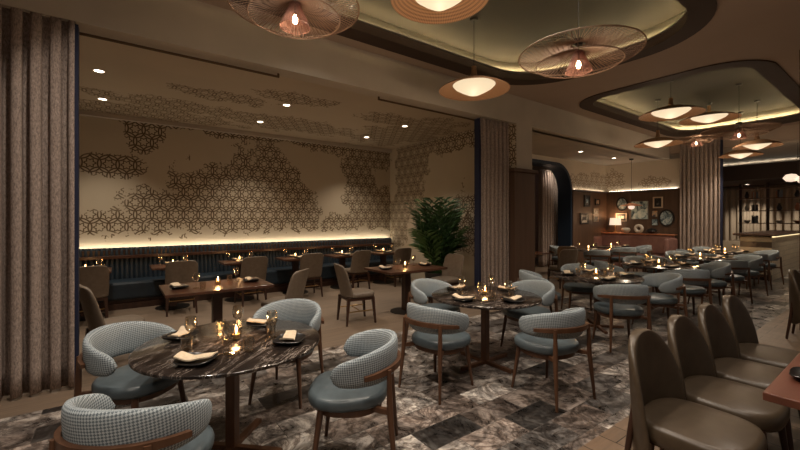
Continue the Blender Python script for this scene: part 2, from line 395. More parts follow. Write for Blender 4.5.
mb = MB().box(XP1 + .2, 13.9, 6.72, 6.74, 2.521, 2.531); tag(mb.build('ledge_light', M['strip_lounge']), 'thin light strip on the ledge beside the arched portal', 'light strip')
S('wall_corridor', MB().box(6.0, 15, 9.2, 9.3, 0, 3.5), M['pink'])
S('wall_header', MB().box(14.0, 14.2, -5, 4.75, 3.62, 4.12), M['ceiling'])

# bar room beyond
S('ceiling_bar', MB().box(14.2, 20.3, -5, 6.9, 3.60, 3.7), M['beam'])
S('ceiling_bar_soffit', MB().box(17.0, 20.3, -5, 6.9, 2.88, 3.38), M['bronze'])
S('wall_far', MB().box(20.2, 20.4, -5, 7, 0, 3.7), M['panel'])
S('wall_pillar', MB().box(7.85, 8.5, .35, 1.06, 0, 4.0), M['panel'])

# alcove ledge light behind the banquette
mb = MB().box(-4.8, 6.25, 9.01, 9.03, 1.0, 1.02)
tag(mb.build('ledge_light', M['strip_wall']), 'long light strip behind the banquette washing up the patterned wall', 'light strip')

# ------------------------------------------------------------------ curtains
def curtain(name, a, b, z0, z1, folds, amp, mat, label, lining=None, pinch=True, seed=1):
    rnd = random.Random(seed); t = empty(name, (a[0], a[1], z0)); L = math.dist(a, b); ang = math.atan2(b[1] - a[1], b[0] - a[0]); t.rotation_euler.z = ang
    n = folds * 14; ph = [rnd.uniform(-.5, .5) for _ in range(folds + 2)]; am = [rnd.uniform(.75, 1.25) for _ in range(folds + 2)]; rows = 16; rs = []
    H = z1 - z0
    for r in range(rows + 1):
        z = H * r / rows; top = r / rows; row = []
        for i in range(n + 1):
            f = i / n * folds; k = int(min(f, folds)); fr = f - k
            p = ph[k] * (1 - fr) + ph[k + 1] * fr; A = amp * (am[k] * (1 - fr) + am[k + 1] * fr)
            A *= 1 - .55 * max(0, (top - .80) / .20) if pinch else 1
            c = math.cos(2 * PI * f + p * .9 + .04 * math.sin(z * 1.3 + k)); y = -A * (abs(c) ** .75) * (1 if c > 0 else -1)
            row.append((L * i / n + .25 * amp * math.sin(4 * PI * f + p), y, z + (.0 if r else .01 * math.sin(7 * f))))
        rs.append(row)
    MB().rings(rs, close=False, cap=False).build('fabric', mat, t, smooth=180, solid=.008)
    if lining:
        x = 0 if lining < 0 else L
        MB().box(x - .03, x + .03, -.02, .10, 0.0, H - .02).build('lining', M['lining'], t)
    return tag(t, label, 'curtain')
curtain('curtain', (-1.9, 4.76), (-.33, 4.76), .02, 3.45, 12, .062, M['curtain'], 'large full-height taupe curtain with pinch pleats beside the round table by the alcove', lining=1, seed=3)
curtain('curtain', (5.36, 4.84), (6.14, 4.82), .02, 3.45, 7, .045, M['curtain'], 'narrow pale taupe curtain gathered against the wood-panelled pier', lining=-1, seed=5)
curtain('curtain', (11.05, 7.4), (12.3, 7.4), .02, 3.2, 9, .07, M['curtain'], 'taupe curtain hanging inside the navy arched portal', seed=6)
curtain('curtain', (13.88, 4.42), (13.88, 3.45), .02, 3.95, 9, .06, M['curtain'], 'tall brown curtain at the end of the picture wall with dark blue edge', lining=1, seed=8)
curtain('curtain', (20.05, 5.8), (20.05, -2.5), .02, 2.86, 42, .05, M['curtain_far'], 'long beige drapes covering the back wall behind the bar shelves', seed=9)
def rail(x0, x1, y, z, label):
    t = empty('curtain_rail', (x0, y, z))
    MB().bar((0, 0, 0), (x1 - x0, 0, 0), .03, n=8).build('rod', M['rail_bronze'], t)
    for x in (0.01, x1 - x0 - .01): MB().bar((x, 0, 0), (x, 0, 3.55 - z), .03, n=8).build('bracket', M['rail_bronze'], t)
    return tag(t, label, 'curtain rail')
rail(-1.9, 1.68, 4.93, 3.42, 'thin brass rail above the large taupe curtain')
rail(3.22, 6.15, 4.955, 3.42, 'thin brass rail above the curtain at the pier')

# ------------------------------------------------------------------ furniture
def superell(a, b, n, N=32, front=1.0):
    pts = []
    for i in range(N):
        t = 2 * PI * i / N; c, s_ = math.cos(t), math.sin(t)
        x = a * abs(c) ** (2 / n) * (1 if c > 0 else -1); y = b * abs(s_) ** (2 / n) * (1 if s_ > 0 else -1)
        if y < 0: x *= front
        pts.append((x, y))
    return pts
def cushion(mb, a, b, n, z0, z1, puff=.012, cy=0, N=32, front=1.0):
    h = z1 - z0; rs = []
    for sc_, z in ((.90, z0), (.975, z0 + h * .12), (1, z0 + h * .35), (1, z0 + h * .62), (.985, z0 + h * .8), (.95, z1 - h * .05), (.88, z1), (.6, z1 + puff * .7), (.3, z1 + puff), (.05, z1 + puff)):
        rs.append([(x * sc_, y * sc_ + cy, z) for x, y in superell(a, b, n, N, front)])
    return mb.rings(rs)

def make_barrel():
    t = empty('barrel_chair')
    cushion(MB(), .275, .262, 2.5, .41, .49, .012, .025, front=.94).build('seat', M['blue_leather'], t, smooth=60)
    mb = MB(); o = superell(.235, .225, 2.4, 28); i_ = superell(.19, .18, 2.4, 28)
    rs = []
    mb.rings([[(x, y + .02, .37) for x, y in o], [(x, y + .02, .409) for x, y in o], [(x, y + .02, .409) for x, y in i_], [(x, y + .02, .37) for x, y in i_], [(x, y + .02, .37) for x, y in o]], cap=False)
    for sx in (-1, 1): mb.bar((sx * .15, -.12, .40), (sx * .215, -.25, .40), .03, h0=.035)
    mb.build('seat_frame', M['leg_wood'], t, smooth=40)
    # upholstered wrap-around back
    A = math.radians(112); N = 40; m = 14; rs = []; uvs = []
    for k in range(N + 1):
        tt = -1 + 2 * k / N; a = A * tt; e = abs(tt)
        end = math.sqrt(max(0.0, 1 - ((e - .86) / .14) ** 2)) if e > .86 else 1.0; end = max(end, .04)
        zc = .688 - .055 * e ** 2; hh = (.124 - .062 * e ** 2.0) * end; th = (.031 - .004 * e) * (.35 + .65 * end)
        R = .272 + .0 * e; ring = []
        for j in range(m):
            q = 2 * PI * j / m; cx = math.cos(q); cz = math.sin(q)
            r_ = R + th * (abs(cx) ** .8) * (1 if cx > 0 else -1) + .10 * (hh * cz); z = zc + hh * (abs(cz) ** .7) * (1 if cz > 0 else -1)
            x = r_ * math.sin(a) * 1.03; y = -r_ * math.cos(a)
            if y > 0: x *= 1 - .15 * y
            ring.append((x, y, z)); uvs.append((a * .29, .5 + z if cx > 0 else .5 - z))
        rs.append(ring)
    mb = MB(); mb.rings(rs); mb.uv = uvs; mb.has = True
    mb.build('backrest', M['hounds'], t, smooth=180)
    # curved wooden rail outside the back
    rs = []; A2 = math.radians(70)
    for k in range(29):
        tt = -1 + 2 * k / 28; a = A2 * tt; e = abs(tt); w = .020 * (1 - .35 * e ** 3)
        zc = .655 - .018 * e ** 2 + .03 * e ** 2 * 0
        rs.append([((.303 + r_) * math.sin(a) * 1.03, -(.303 + r_) * math.cos(a), zc + z) for r_, z in ((0, -w), (.024, -w), (.024, w), (0, w))])
    MB().rings(rs).build('back_rail', M['leg_wood'], t, smooth=40)
    for sx in (-1, 1):
        a = math.radians(40) * sx
        MB().bar((.330 * math.sin(a), -.330 * math.cos(a), .66), (.338 * math.sin(a), -.338 * math.cos(a), .40), .034, .042, .030, .044, n=8).bar((.338 * math.sin(a), -.338 * math.cos(a), .40), (.375 * math.sin(a), -.385 * math.cos(a), 0), .042, .024, .044, .024, n=8).build('leg', M['leg_wood'], t, smooth=50)
        MB().bar((.19 * sx, .175, .405), (.23 * sx, .225, 0), .046, .024, .046, .024, n=8).build('leg', M['leg_wood'], t, smooth=50)
    return t

def shell(mb, W, z0, z1, y0, lean, wrap, th=.04, p=2.6, bottom=.86, N=18, R=22, foot=0.0):
    """curved chair back: rounded top, sides brought forward; thickness th"""
    F = []; B = []
    for i in range(R + 1):
        v = (1 - math.cos(PI * i / R)) / 2; z = z0 + (z1 - z0) * v
        vt = max(0, (v - .35) / .65); w = W * (bottom + (1 - bottom) * min(1, v / .35)) * max(.10, (1 - vt ** p) ** (1 / p)) if v > .35 else W * (bottom + (1 - bottom) * v / .35) * (1 - foot * max(0, 1 - v / .22) ** 2)
        fr = []; br = []
        for j in range(N + 1):
            u = -1 + 2 * j / N; x = w * math.sin(u * 1.25) / math.sin(1.25)
            y = y0 - lean * v + wrap * (1 - .55 * v) * abs(x / W) ** 2.2
            e = (1 - abs(u) ** 6) * (1 if 0 < i < R else .3); hh = th * (.35 + .65 * e)
            fr.append((x, y + hh / 2, z)); br.append((x * 1.01, y - hh / 2, z))
        F.append(fr); B.append(br)
    rs = [f + b[::-1] for f, b in zip(F, B)]
    return mb.rings(rs)

def make_dining():        # alcove chair
    t = empty('dining_chair')
    cushion(MB(), .235, .235, 4, .40, .475, .012, .02).build('seat', M['leather_alcove'], t, smooth=60)
    shell(MB(), .235, .42, .90, -.205, .10, .085, .045, p=6.5, bottom=.97).build('backrest', M['leather_alcove'], t, smooth=180)
    mb = MB()
    for sx in (-1, 1): mb.box(sx * .2 - .015, sx * .2 + .015, -.19, .2, .36, .40)
    mb.box(-.2, .2, .185, .21, .36, .40).box(-.2, .2, -.2, -.175, .36, .40).build('seat_frame', M['dark_wood'], t)
    for sx in (-1, 1):
        for sy, yy in ((1, .2), (-1, -.19)):
            MB().bar((sx * .195, yy, .40), (sx * .215, yy + sy * .035, 0), .045, .024, n=4).build('leg', M['dark_wood'], t)
    for sx in (-1, 1): MB().bar((sx * .207, .215, .2), (sx * .207, -.205, .2), .018, n=6).build('stretcher', M['brass'], t)
    MB().bar((-.207, 0, .2), (.207, 0, .2), .018, n=6).build('stretcher', M['brass'], t)
    return t
def make_shellchair():    # big leather chair by the front table
    t = empty('leather_chair')
    cushion(MB(), .27, .27, 3.2, .36, .47, .016, .03, 40).build('seat', M['leather'], t, smooth=70)
    shell(MB(), .285, .20, .905, -.255, .01, .17, .055, p=2.7, bottom=1.0, foot=.45, R=30, N=24).build('backrest', M['leather'], t, smooth=180)
    for sx in (-1, 1):
        MB().bar((sx * .215, .22, .38), (sx * .235, .27, 0), .05, .025, n=8).build('leg', M['dark_wood'], t, smooth=50)
        MB().bar((sx * .17, -.225, .50), (sx * .20, -.285, 0), .03, .028, .04, .028, n=8).build('leg', M['dark_wood'], t, smooth=50)
    MB().box(-.2, .2, -.18, .22, .335, .364).build('seat_frame', M['dark_wood'], t)
    return t

def make_round():
    t = empty('round_table')
    MB().lathe([(.03, .722), (.575, .722), (.59, .73), (.59, .744), (.582, .75), (.03, .75)], 64, cap=True).build('tabletop', M['marble'], t, smooth=40)
    MB().box(-.034, .034, -.034, .034, .03, .70).build('post', M['wood'], t, bevel=.005)
    MB().box(-.16, .16, -.16, .16, .70, .7215).build('mounting_plate', M['dark_metal'], t)
    for a in range(4):
        MB().box(.0, .36, -.022, .022, .0, .035, Matrix.Rotation(PI / 2 * a, 4, 'Z')).build('foot', M['wood'], t, bevel=.004)
    return t
def make_rect(Wd, D, mat, disc=True):
    def f():
        t = empty('dining_table')
        MB().box(-Wd / 2, Wd / 2, -D / 2, D / 2, .715, .75).build('tabletop', mat, t, bevel=.004)
        MB().box(-Wd / 2 + .12, Wd / 2 - .12, -D / 2 + .12, D / 2 - .12, .685, .7145).build('subframe', M['dark_wood'], t)
        MB().box(-.055, .055, -.055, .055, .02, .685).build('pedestal', M['dark_wood'], t)
        MB().lathe([(.01, 0), (.27, 0), (.27, .012), (.06, .03), (.01, .03)], 32, cap=True).build('base', M['dark_metal'], t, smooth=40)
        return t
    return f

# ------------------------------------------------------------------ table ware
def make_plate():
    t = empty('dinner_plate'); rs = []
    for k, (s_, z) in enumerate(((.55, 0), (.8, .004), (1, .020), (.97, .023), (.78, .010), (.5, .007), (.05, .007))):
        rs.append([(x * s_, y * s_, z + .012 * (abs(x) / .115) ** 2 * s_) for x, y in superell(.108, .10, 3.6, 32)])
    return MB().rings(rs).build('dinner_plate', M['black'], smooth=50)
def make_napkin():
    mb = MB(); rs = []
    for i in range(13):
        u = -1 + i / 6; x = u * .102; z = .026 + .020 * u * u + .004 * math.sin(5 * u)
        w = .042 * (1 - .12 * u)
        rs.append([(x, -w + .012 * u, z), (x, -w * .3, z + .004), (x, w * .4, z + .003), (x, w + .012 * u, z + .001), (x, w + .012 * u, z + .009), (x, w * .4, z + .012), (x, -w * .3, z + .013), (x, -w + .012 * u, z + .008)])
    mb.rings(rs); return mb.build('napkin', M['napkin'], smooth=60)
def make_tumbler():
    return MB().lathe([(.002, 0), (.030, 0), (.034, .03), (.036, .085), (.0345, .085), (.032, .03), (.028, .008), (.002, .008)], 20).build('tumbler', M['glass'], smooth=50)
def make_goblet():
    t = empty('wine_glass')
    MB().lathe([(.004, .085), (.018, .088), (.034, .105), (.040, .135), (.037, .165), (.033, .185), (.0318, .185), (.0355, .165), (.0385, .135), (.032, .106), (.016, .091), (.002, .09)], 20).build('bowl', M['glass'], t, smooth=60)
    MB().lathe([(.003, .005), (.0035, .0845)], 8).build('stem', M['glass'], t, smooth=60)
    MB().lathe([(.002, 0), (.033, 0), (.033, .002), (.004, .006)], 20).build('foot', M['glass'], t, smooth=50)
    return t
def make_candle():
    t = empty('candle_holder')
    MB().lathe([(.002, 0), (.032, 0), (.036, .04), (.036, .075), (.034, .075), (.034, .04), (.030, .006), (.002, .006)], 20).build('glass_cup', M['glass'], t, smooth=50)
    wx = MB().lathe([(.001, .007), (.026, .007), (.026, .035), (.001, .035)], 16).build('wax', glow_wax, t, smooth=50)
    MB().lathe([(.001, .038), (.008, .048), (.0095, .058), (.006, .078), (.0005, .10)], 10).build('flame', M['flame'], wx, smooth=60)
    return t
glow_wax = NT('wax').base((.8, .5, .2), .5)
def candle(x, y, z, label, power=2.0):
    place('candle', make_candle, (x, y, z), 0, label, 'candle', 'lit candles on the tables')
    l = bpy.data.lights.new('candle_light', 'POINT'); l.energy = power; l.color = (1, .52, .2); l.shadow_soft_size = .025
    o = bpy.data.objects.new('candle_light', l); o.location = (x, y, z + .11); C.objects.link(o)

rnd = random.Random(11)
def setting(cx, cy, z, ang, where, r=.40, wine=True, tumb=True, small=False):
    """ang: direction from the table centre to the diner"""
    px, py = cx + r * math.cos(ang), cy + r * math.sin(ang); rz = ang + PI / 2 + rnd.uniform(-.25, .25)
    place('plate', make_plate, (px, py, z + .001), rz, 'dark plate ' + where, 'plate', 'dark plates')
    place('napkin', make_napkin, (px, py, z + .0), rz + .1, 'cream napkin ' + where, 'napkin', 'folded napkins')
    q = ang + .42
    if small:
        place('goblet', make_goblet, (cx + .22 * math.cos(ang + 1.0), cy + .22 * math.sin(ang + 1.0), z + .001), 0, 'wine glass ' + where, 'glass', 'wine glasses')
        if tumb: place('tumbler', make_tumbler, (cx + .24 * math.cos(ang - 1.2), cy + .24 * math.sin(ang - 1.2), z + .001), 0, 'small tumbler ' + where, 'glass', 'tumblers')
        return
    if wine: place('goblet', make_goblet, (cx + (r - .14) * math.cos(q), cy + (r - .14) * math.sin(q), z + .001), 0, 'wine glass ' + where, 'glass', 'wine glasses')
    q = ang + .85
    if tumb: place('tumbler', make_tumbler, (cx + (r - .12) * math.cos(q), cy + (r - .12) * math.sin(q), z + .001), 0, 'small tumbler ' + where, 'glass', 'tumblers')

D8 = PI / 4
rounds = [  # x, y, name, seats: (angle, distance, side text)
 (.64, 2.83, 'round marble table by the large curtain', [(-3 * D8 + .06, .80, 'camera side'), (-D8 + .08, .84, 'leather-chair side'), (D8, .84, 'far side'), (3 * D8, .74, 'alcove side')]),
 (3.27, 2.87, 'round marble table before the panelled pier', [(PI + .15, .80, 'curtain side'), (-PI / 2 - .08, .82, 'leather-chair side'), (.02, .80, 'bar side'), (PI / 2 + .1, .74, 'alcove side')]),
 (5.68, 2.85, 'round marble table just beyond the pier', [(-3 * D8, .80, 'camera side'), (-D8, .80, 'leather-chair side'), (D8, .78, 'lounge side'), (3 * D8, .80, 'alcove side')]),
 (7.95, 2.85, 'round marble table before the rose lounge', [(-3 * D8, .80, 'camera side'), (-D8, .80, 'floor-strip side'), (D8, .78, 'lounge side'), (3 * D8, .80, 'pier side')]),
 (10.15, 2.85, 'round marble table fifth from the camera', [(-3 * D8, .80, 'camera side'), (-D8, .80, 'floor-strip side'), (D8, .78, 'curtain side'), (3 * D8, .80, 'lounge side')]),
 (12.3, 2.95, 'round marble table beside the tiled bar', [(-3 * D8, .80, 'camera side'), (-D8, .80, 'bar side'), (D8, .78, 'curtain side'), (3 * D8, .80, 'lounge side')]),
]
def barrel(x, y, tx, ty, label, group='houndstooth barrel chairs', jit=.0):
    a = math.atan2(ty - y, tx - x) - PI / 2 + jit
    place('barrel', make_barrel, (x, y, 0), a, label, 'chair', group)
for i, (x, y, nm, seats) in enumerate(rounds):
    place('round', make_round, (x, y, 0), D8 * (i % 2 == 0), 'dark veined ' + nm, 'table', 'round marble tables')
    for a, d, sd in seats:
        barrel(x + d * math.cos(a), y + d * math.sin(a), x, y, 'barrel chair on the %s of the %s' % (sd, nm.replace('marble ', '')), jit=rnd.uniform(-.08, .08))
        setting(x, y, .75, a, 'on the %s of the %s' % (sd, nm.split(',')[0].replace('marble ', '')), tumb=i < 4)
    candle(x + .03, y + .03, .751, 'lit candle on the %s' % nm.split(',')[0], 2.2)

# lounge tables
for x, y, nm, seats in [(10.4, 5.45, 'round table near the arched portal', [(-2.4, .72, 'camera side'), (1.9, .72, 'portal side')]), (11.9, 5.55, 'round table touching the rose banquette', [(-2.3, .75, 'camera side'), (-.9, .75, 'curtain side')])]:
    place('round', make_round, (x, y, 0), .2, 'dark ' + nm, 'table', 'round marble tables')
    for a, d, sd in seats:
        barrel(x + d * math.cos(a), y + d * math.sin(a), x, y, 'grey barrel chair on the %s of the %s' % (sd, nm))
        setting(x, y, .75, a, 'on the %s of the %s' % (sd, nm), tumb=False)
    candle(x, y, .751, 'lit candle on the ' + nm, 2)

# front leather chairs and table
who = ['closest to the camera', 'second along the row from the camera', 'third along the row from the camera', 'fourth along the row, at its far end']
for i, X in enumerate((2.61, 3.20, 3.80, 4.42)):
    place('shellchair', make_shellchair, (X, .78, 0), PI, 'large taupe leather chair with rounded back, ' + who[i], 'chair', 'leather chairs at the front table')
place('shellchair', make_shellchair, (7.35, .80, 0), PI, 'taupe leather chair alone against the wood pillar', 'chair')
def make_front():
    t = empty('dining_table')
    MB().box(-1.3, 1.3, -.45, .45, .71, .75).build('tabletop', M['red_wood'], t, bevel=.005)
    for x in (-.9, .9):
        MB().box(x - .05, x + .05, -.05, .05, .02, .71).build('pedestal', M['dark_wood'], t)
        MB().box(x - .05, x + .05, -.32, .32, 0, .02).build('base', M['dark_metal'], t)
    return t
t = make_front(); t.location = (3.84, .02, 0); tag(t, 'long reddish wooden table with the row of leather chairs pushed up to it', 'table')
place('plate', make_plate, (2.93, .335, .751), .1, 'dark plate on the reddish wooden table edge', 'plate', 'dark plates')
place('napkin', make_napkin, (2.93, .335, .75), .2, 'cream napkin of the reddish table', 'napkin', 'folded napkins')

# alcove tables and chairs
rect = make_rect(1.2, .80, M['table_wood']); small = make_rect(.68, .62, M['table_wood'])
for x, y, nm in [(1.02, 5.33, 'wooden table beside the large curtain'), (4.0, 5.28, 'wooden table by the potted palm')]:
    place('rect', rect, (x, y, 0), 0, 'rectangular ' + nm, 'table', 'wooden alcove tables')
    setting(x, y, .75, PI, 'on the curtain end of the ' + nm, .42); setting(x, y, .75, 0, 'on the pier end of the ' + nm, .42)
    candle(x + .02, y + .05, .751, 'lit candle on the ' + nm, 2.2)
for x, y, rz, lb in [(-.02, 5.25, -PI / 2 + .25, 'grey-taupe leather chair between the large curtain and the nearest wooden table'), (1.84, 5.22, PI / 2 - .85, 'grey-taupe leather chair turned sideways at the pier end of the nearest wooden table'),
                     (2.98, 5.22, -PI / 2 - .15, 'leather chair standing free on the boards beside the wooden table by the palm'), (5.0, 5.35, PI / 2 + .1, 'leather chair between the palm and the narrow curtain')]:
    place('dining', make_dining, (x, y, 0), rz, lb, 'chair', 'leather alcove chairs')
ordn = ['first', 'second', 'third', 'fourth', 'fifth', 'sixth']
for i, x in enumerate((-.42, .80, 1.94, 3.08, 4.2, 5.35)):
    nm = '%s banquette table from the large curtain' % ordn[i]
    place('small', small, (x, 8.0, 0), 0, 'small square brown ' + nm, 'table', 'banquette tables')
    place('dining', make_dining, (x + .07, 7.48, 0), .06 * (-1) ** i, 'leather chair at the ' + nm, 'chair', 'leather alcove chairs')
    setting(x, 8.0, .75, -PI / 2, 'on the room side of the ' + nm, .19, tumb=False, small=True); setting(x, 8.0, .75, PI / 2, 'on the wall side of the ' + nm, .19, small=True)
    candle(x, 8.0, .751, 'lit candle on the ' + nm, 1.2)

# banquette
t = empty('banquette', (0.7, 8.7, 0))
x0, x1 = -5.4, 5.55
MB().box(x0, x1, -.32, .3, 0, .16).build('plinth', M['dark_wood'], t)
MB().box(x0, x1, -.38, .14, .16, .47).build('seat', M['navy_leather'], t, bevel=.04)
mb = MB(); rs = []; n = int((x1 - x0) / .075)
pts = []
for k in range(n):
    for j in range(6):
        a = PI * j / 6; pts.append((x0 + .075 * (k + j / 6), .16 - .028 * math.sin(a) ** .7))
rs = [[(x, y, .46) for x, y in pts], [(x, y + .06, .84) for x, y in pts]]
MB().rings(rs, close=False, cap=False).build('channelled_back', M['navy_leather'], t, smooth=60)
rs = [[(x, y + .075, .90) for x, y in pts], [(x, y + .085, 1.02) for x, y in pts], [(x, y + .12, 1.045) for x, y in pts], [(x, .3, 1.03) for x, y in pts]]
MB().rings(rs, close=False, cap=False).build('headroll', M['navy_leather'], t, smooth=60)
MB().box(x0, x1, .15, .24, .84, .90).build('rail', M['table_wood'], t, bevel=.008)
MB().box(x0, x1, .22, .35, .16, 1.0).build('back_panel', M['dark_wood'], t)
tag(t, 'long navy channel-backed banquette with a wooden rail under the patterned wall', 'bench')

# potted palm
t = empty('potted_palm', (5.48, 6.15, 0))
MB().lathe([(.02, 0), (.2, 0), (.26, .45), (.24, .45), (.22, .40), (.02, .40)], 28).build('pot', M['pot'], t, smooth=40)
rp = random.Random(4); dk = MB(); lt = MB(); st = MB()
for f in range(64):
    az = rp.uniform(0, 2 * PI); L = rp.uniform(.7, 1.65); tilt = rp.uniform(.05, .34) + (.25 if L < 1.1 else 0); base = Vector((rp.uniform(-.1, .1), rp.uniform(-.1, .1), .38)); pts = []
    for k in range(11):
        s_ = k / 10; ang = tilt * (.4 + 1.5 * s_ ** 1.6); 
        pts.append((pts[-1] if k else base) + Vector((math.cos(az) * math.sin(ang), math.sin(az) * math.sin(ang), math.cos(ang))) * (L / 10 if k else 0))
    for k in range(10): st.bar(pts[k], pts[k + 1], .012 * (1 - k / 13), .012 * (1 - (k + 1) / 13), n=4)
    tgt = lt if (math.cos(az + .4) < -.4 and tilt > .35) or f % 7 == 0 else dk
    for k in range(3, 11):
        d = (pts[min(k + 1, 10)] - pts[k - 1]).normalized(); side = d.cross(Vector((0, 0, 1)))
        if side.length < .1: side = Vector((math.sin(az), -math.cos(az), 0))
        side.normalize()
        for sg in (-1, 1):
            ll = .44 * math.sin(PI * (k - 1.5) / 10.5) + .07; dirn = (side * sg + d * .9 + Vector((0, 0, -.15))).normalized(); tip = pts[k] + dirn * ll + Vector((0, 0, -.05)); mid = pts[k] + dirn * ll * .45 + Vector((0, 0, .015)); wv = d * .028
            tgt.add([pts[k], mid - wv, tip, mid + wv, mid + Vector((0, 0, .008))], [(0, 1, 4), (1, 2, 4), (2, 3, 4), (3, 0, 4)])
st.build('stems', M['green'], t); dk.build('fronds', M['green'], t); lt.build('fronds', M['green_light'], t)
tag(t, 'tall bushy green palm in a dark pot in the alcove corner', 'plant')

# ------------------------------------------------------------------ pendants
def cords(mb, r0, z0, r1, z1, n, w=.004, off=0.0, c=(0, 0)):
    for k in range(n):
        a = 2 * PI * k / n; mb.bar((c[0] + r0 * math.cos(a), c[1] + r0 * math.sin(a), z0), (c[0] + r1 * math.cos(a + off), c[1] + r1 * math.sin(a + off), z1), w, n=3)
def make_open(R):
    def f():
        t = empty('rattan_pendant')
        mb = MB(); cords(mb, R, 0, .07, .10, 84, .0075); mb.torus(R, .008, 0, 72, 6); mb.torus(.07, .006, .10, 24, 5)
        mb.build('upper_disc', M['string'], t)
        mb = MB(); cords(mb, R * .70, -.10, .05, .03, 64, .0065); cords(mb, R * .70, -.10, R, 0, 64, .0065); mb.torus(R * .70, .006, -.10, 60, 6)
        mb.build('lower_disc', M['string'], t)
        mb = MB(); cords(mb, .04, .02, .13, -.18, 52, .0065); mb.torus(.13, .004, -.18, 36, 5); mb.torus(.045, .006, .02, 20, 5); mb.torus(.087, .003, -.08, 30, 5)
        mb.build('inner_cone', M['cone'], t)
        MB().lathe([(.002, -.155), (.018, -.145), (.026, -.12), (.02, -.09), (.01, -.07), (.002, -.065)], 14).build('bulb', M['bulb'], t, smooth=80)
        MB().lathe([(.002, .16), (.05, .155), (.055, .12), (.03, .09), (.002, .09)], 20).build('cap', M['dark_metal'], t, smooth=50)
        MB().bar((0, 0, -.07), (0, 0, .10), .012, n=6).build('socket', M['dark_metal'], t)
        return t
    return f
def make_closed(R):
    def f():
        t = empty('woven_pendant')
        pr = [(.045, .19), (.05, .14), (.09, .125), (R * .40, .105), (R * .62, .065), (R * .85, .015), (R, -.03), (R, -.036), (R * .84, .006), (R * .66, .045), (R * .60, .045), (R * .40, .095), (.09, .115)]
        MB().lathe(pr, 64).build('shade', M['woven'], t, smooth=60)
        r = R * .62
        MB().lathe([(.002, -.115), (.02, -.112), (r * .3, -.090), (r * .6, -.045), (r * .85, .0), (r * .97, .038), (r * .5, .075), (.05, .085)], 40).build('diffuser', M['lamp'], t, smooth=80)
        MB().lathe([(.002, .30), (.035, .30), (.04, .165), (.002, .165)], 16).build('cap', M['woven'], t, smooth=40)
        return t
    return f
ZR = H_MAIN + .40
def pendant(key, mk, x, y, z, label, power, below=.35):
    o = place(key, mk, (x, y, z), 0, label, 'pendant lamp', 'woven ceiling pendants')
    for c in [c for c in o.children if c.name.startswith(('cable', 'canopy'))]: bpy.data.objects.remove(c)
    top = .15 if 'open' in key else .29
    MB().bar((0, 0, top), (0, 0, ZR - z - .02), .010, n=6).build('cable', M['dark_metal'], o)
    MB().lathe([(.002, ZR - z - .03), (.055, ZR - z - .03), (.06, ZR - z - .001), (.002, ZR - z - .001)], 20).build('canopy', M['dark_metal'], o)
    if 'closed' in key:
        q2 = bpy.data.lights.new('pendant_beam', 'SPOT'); q2.energy = 26 if x < 5 else 42; q2.color = (1, .82, .62); q2.spot_size = math.radians(150); q2.spot_blend = .6; q2.shadow_soft_size = .12
        q3 = bpy.data.objects.new('pendant_beam', q2); q3.location = (x, y, z - .20); C.objects.link(q3)
    l = bpy.data.lights.new('pendant_light', 'POINT'); l.energy = power * (.7 if 'closed' in key else 1); l.color = (1, .74, .50); l.shadow_soft_size = .09 if 'open' not in key else .03
    q = bpy.data.objects.new('pendant_light', l); q.location = (x, y, z - below); C.objects.link(q)
F_, HZ = 385.0, 218.0
PN = [('openA', make_open(.56), 1.26, 3.28, 3.46, 'open rattan disc pendant closest to the large curtain', 5, .38),
      ('closedD', make_closed(.38), 2.0, 2.21, 3.32, 'woven bowl pendant between the two open rattan discs', 6, .3),
      ('closedA', make_closed(.49), 4.04, 3.75, 3.43, 'woven bowl pendant hanging on its own before the alcove beam', 6, .3),
      ('openB', make_open(.60), 3.9, 2.15, 3.32, 'open rattan disc pendant before the rounded corner of the near recess', 5, .38),
      ('closedB', make_closed(.56), 9.05, 3.05, 3.73, 'large woven bowl pendant on the curtain side of the far recess', 6, .3),
      ('closedE', make_closed(.60), 11.61, 3.11, 4.03, 'large woven bowl pendant hung highest in the far recess', 6, .3),
      ('closedA', make_closed(.49), 10.34, 3.75, 3.38, 'small woven bowl pendant hung low beside the lounge ceiling', 6, .3),
      ('openC', make_open(.42), 12.1, 3.51, 3.65, 'small rattan cone pendant in front of the brown end curtain', 3.5, .36),
      ('openD', make_open(.64), 10.47, 2.3, 3.44, 'widest open rattan disc pendant of the far recess', 4, .38),
      ('closedF', make_closed(.46), 12.3, 2.37, 3.34, 'woven bowl pendant under the widest open disc', 6, .3),
      ('closedC', make_closed(.45), 13.3, 2.89, 3.285, 'lowest woven bowl pendant before the bar room', 6, .3)]
for a in PN: pendant(*a)

# small copper pendant in the lounge
t = empty('globe_pendant', (13.0, 5.45, 1.97))
MB().lathe([(.02, .10), (.06, .09), (.30, .02), (.30, .012), (.05, .02), (.02, .02)], 40).build('shade', M['terra'], t, smooth=50)
MB().lathe([(.002, -.10), (.06, -.085), (.095, -.03), (.09, .0), (.05, .012), (.002, .012)], 24).build('globe', M['globe'], t, smooth=80)
MB().bar((0, 0, .09), (0, 0, 1.47), .012, n=6).build('cable', M['dark_metal'], t)
MB().lathe([(.002, 1.45), (.06, 1.45), (.06, 1.488), (.002, 1.488)], 16).build('canopy', M['dark_metal'], t)
tag(t, 'copper disc pendant with white globe in front of the picture wall', 'pendant lamp')

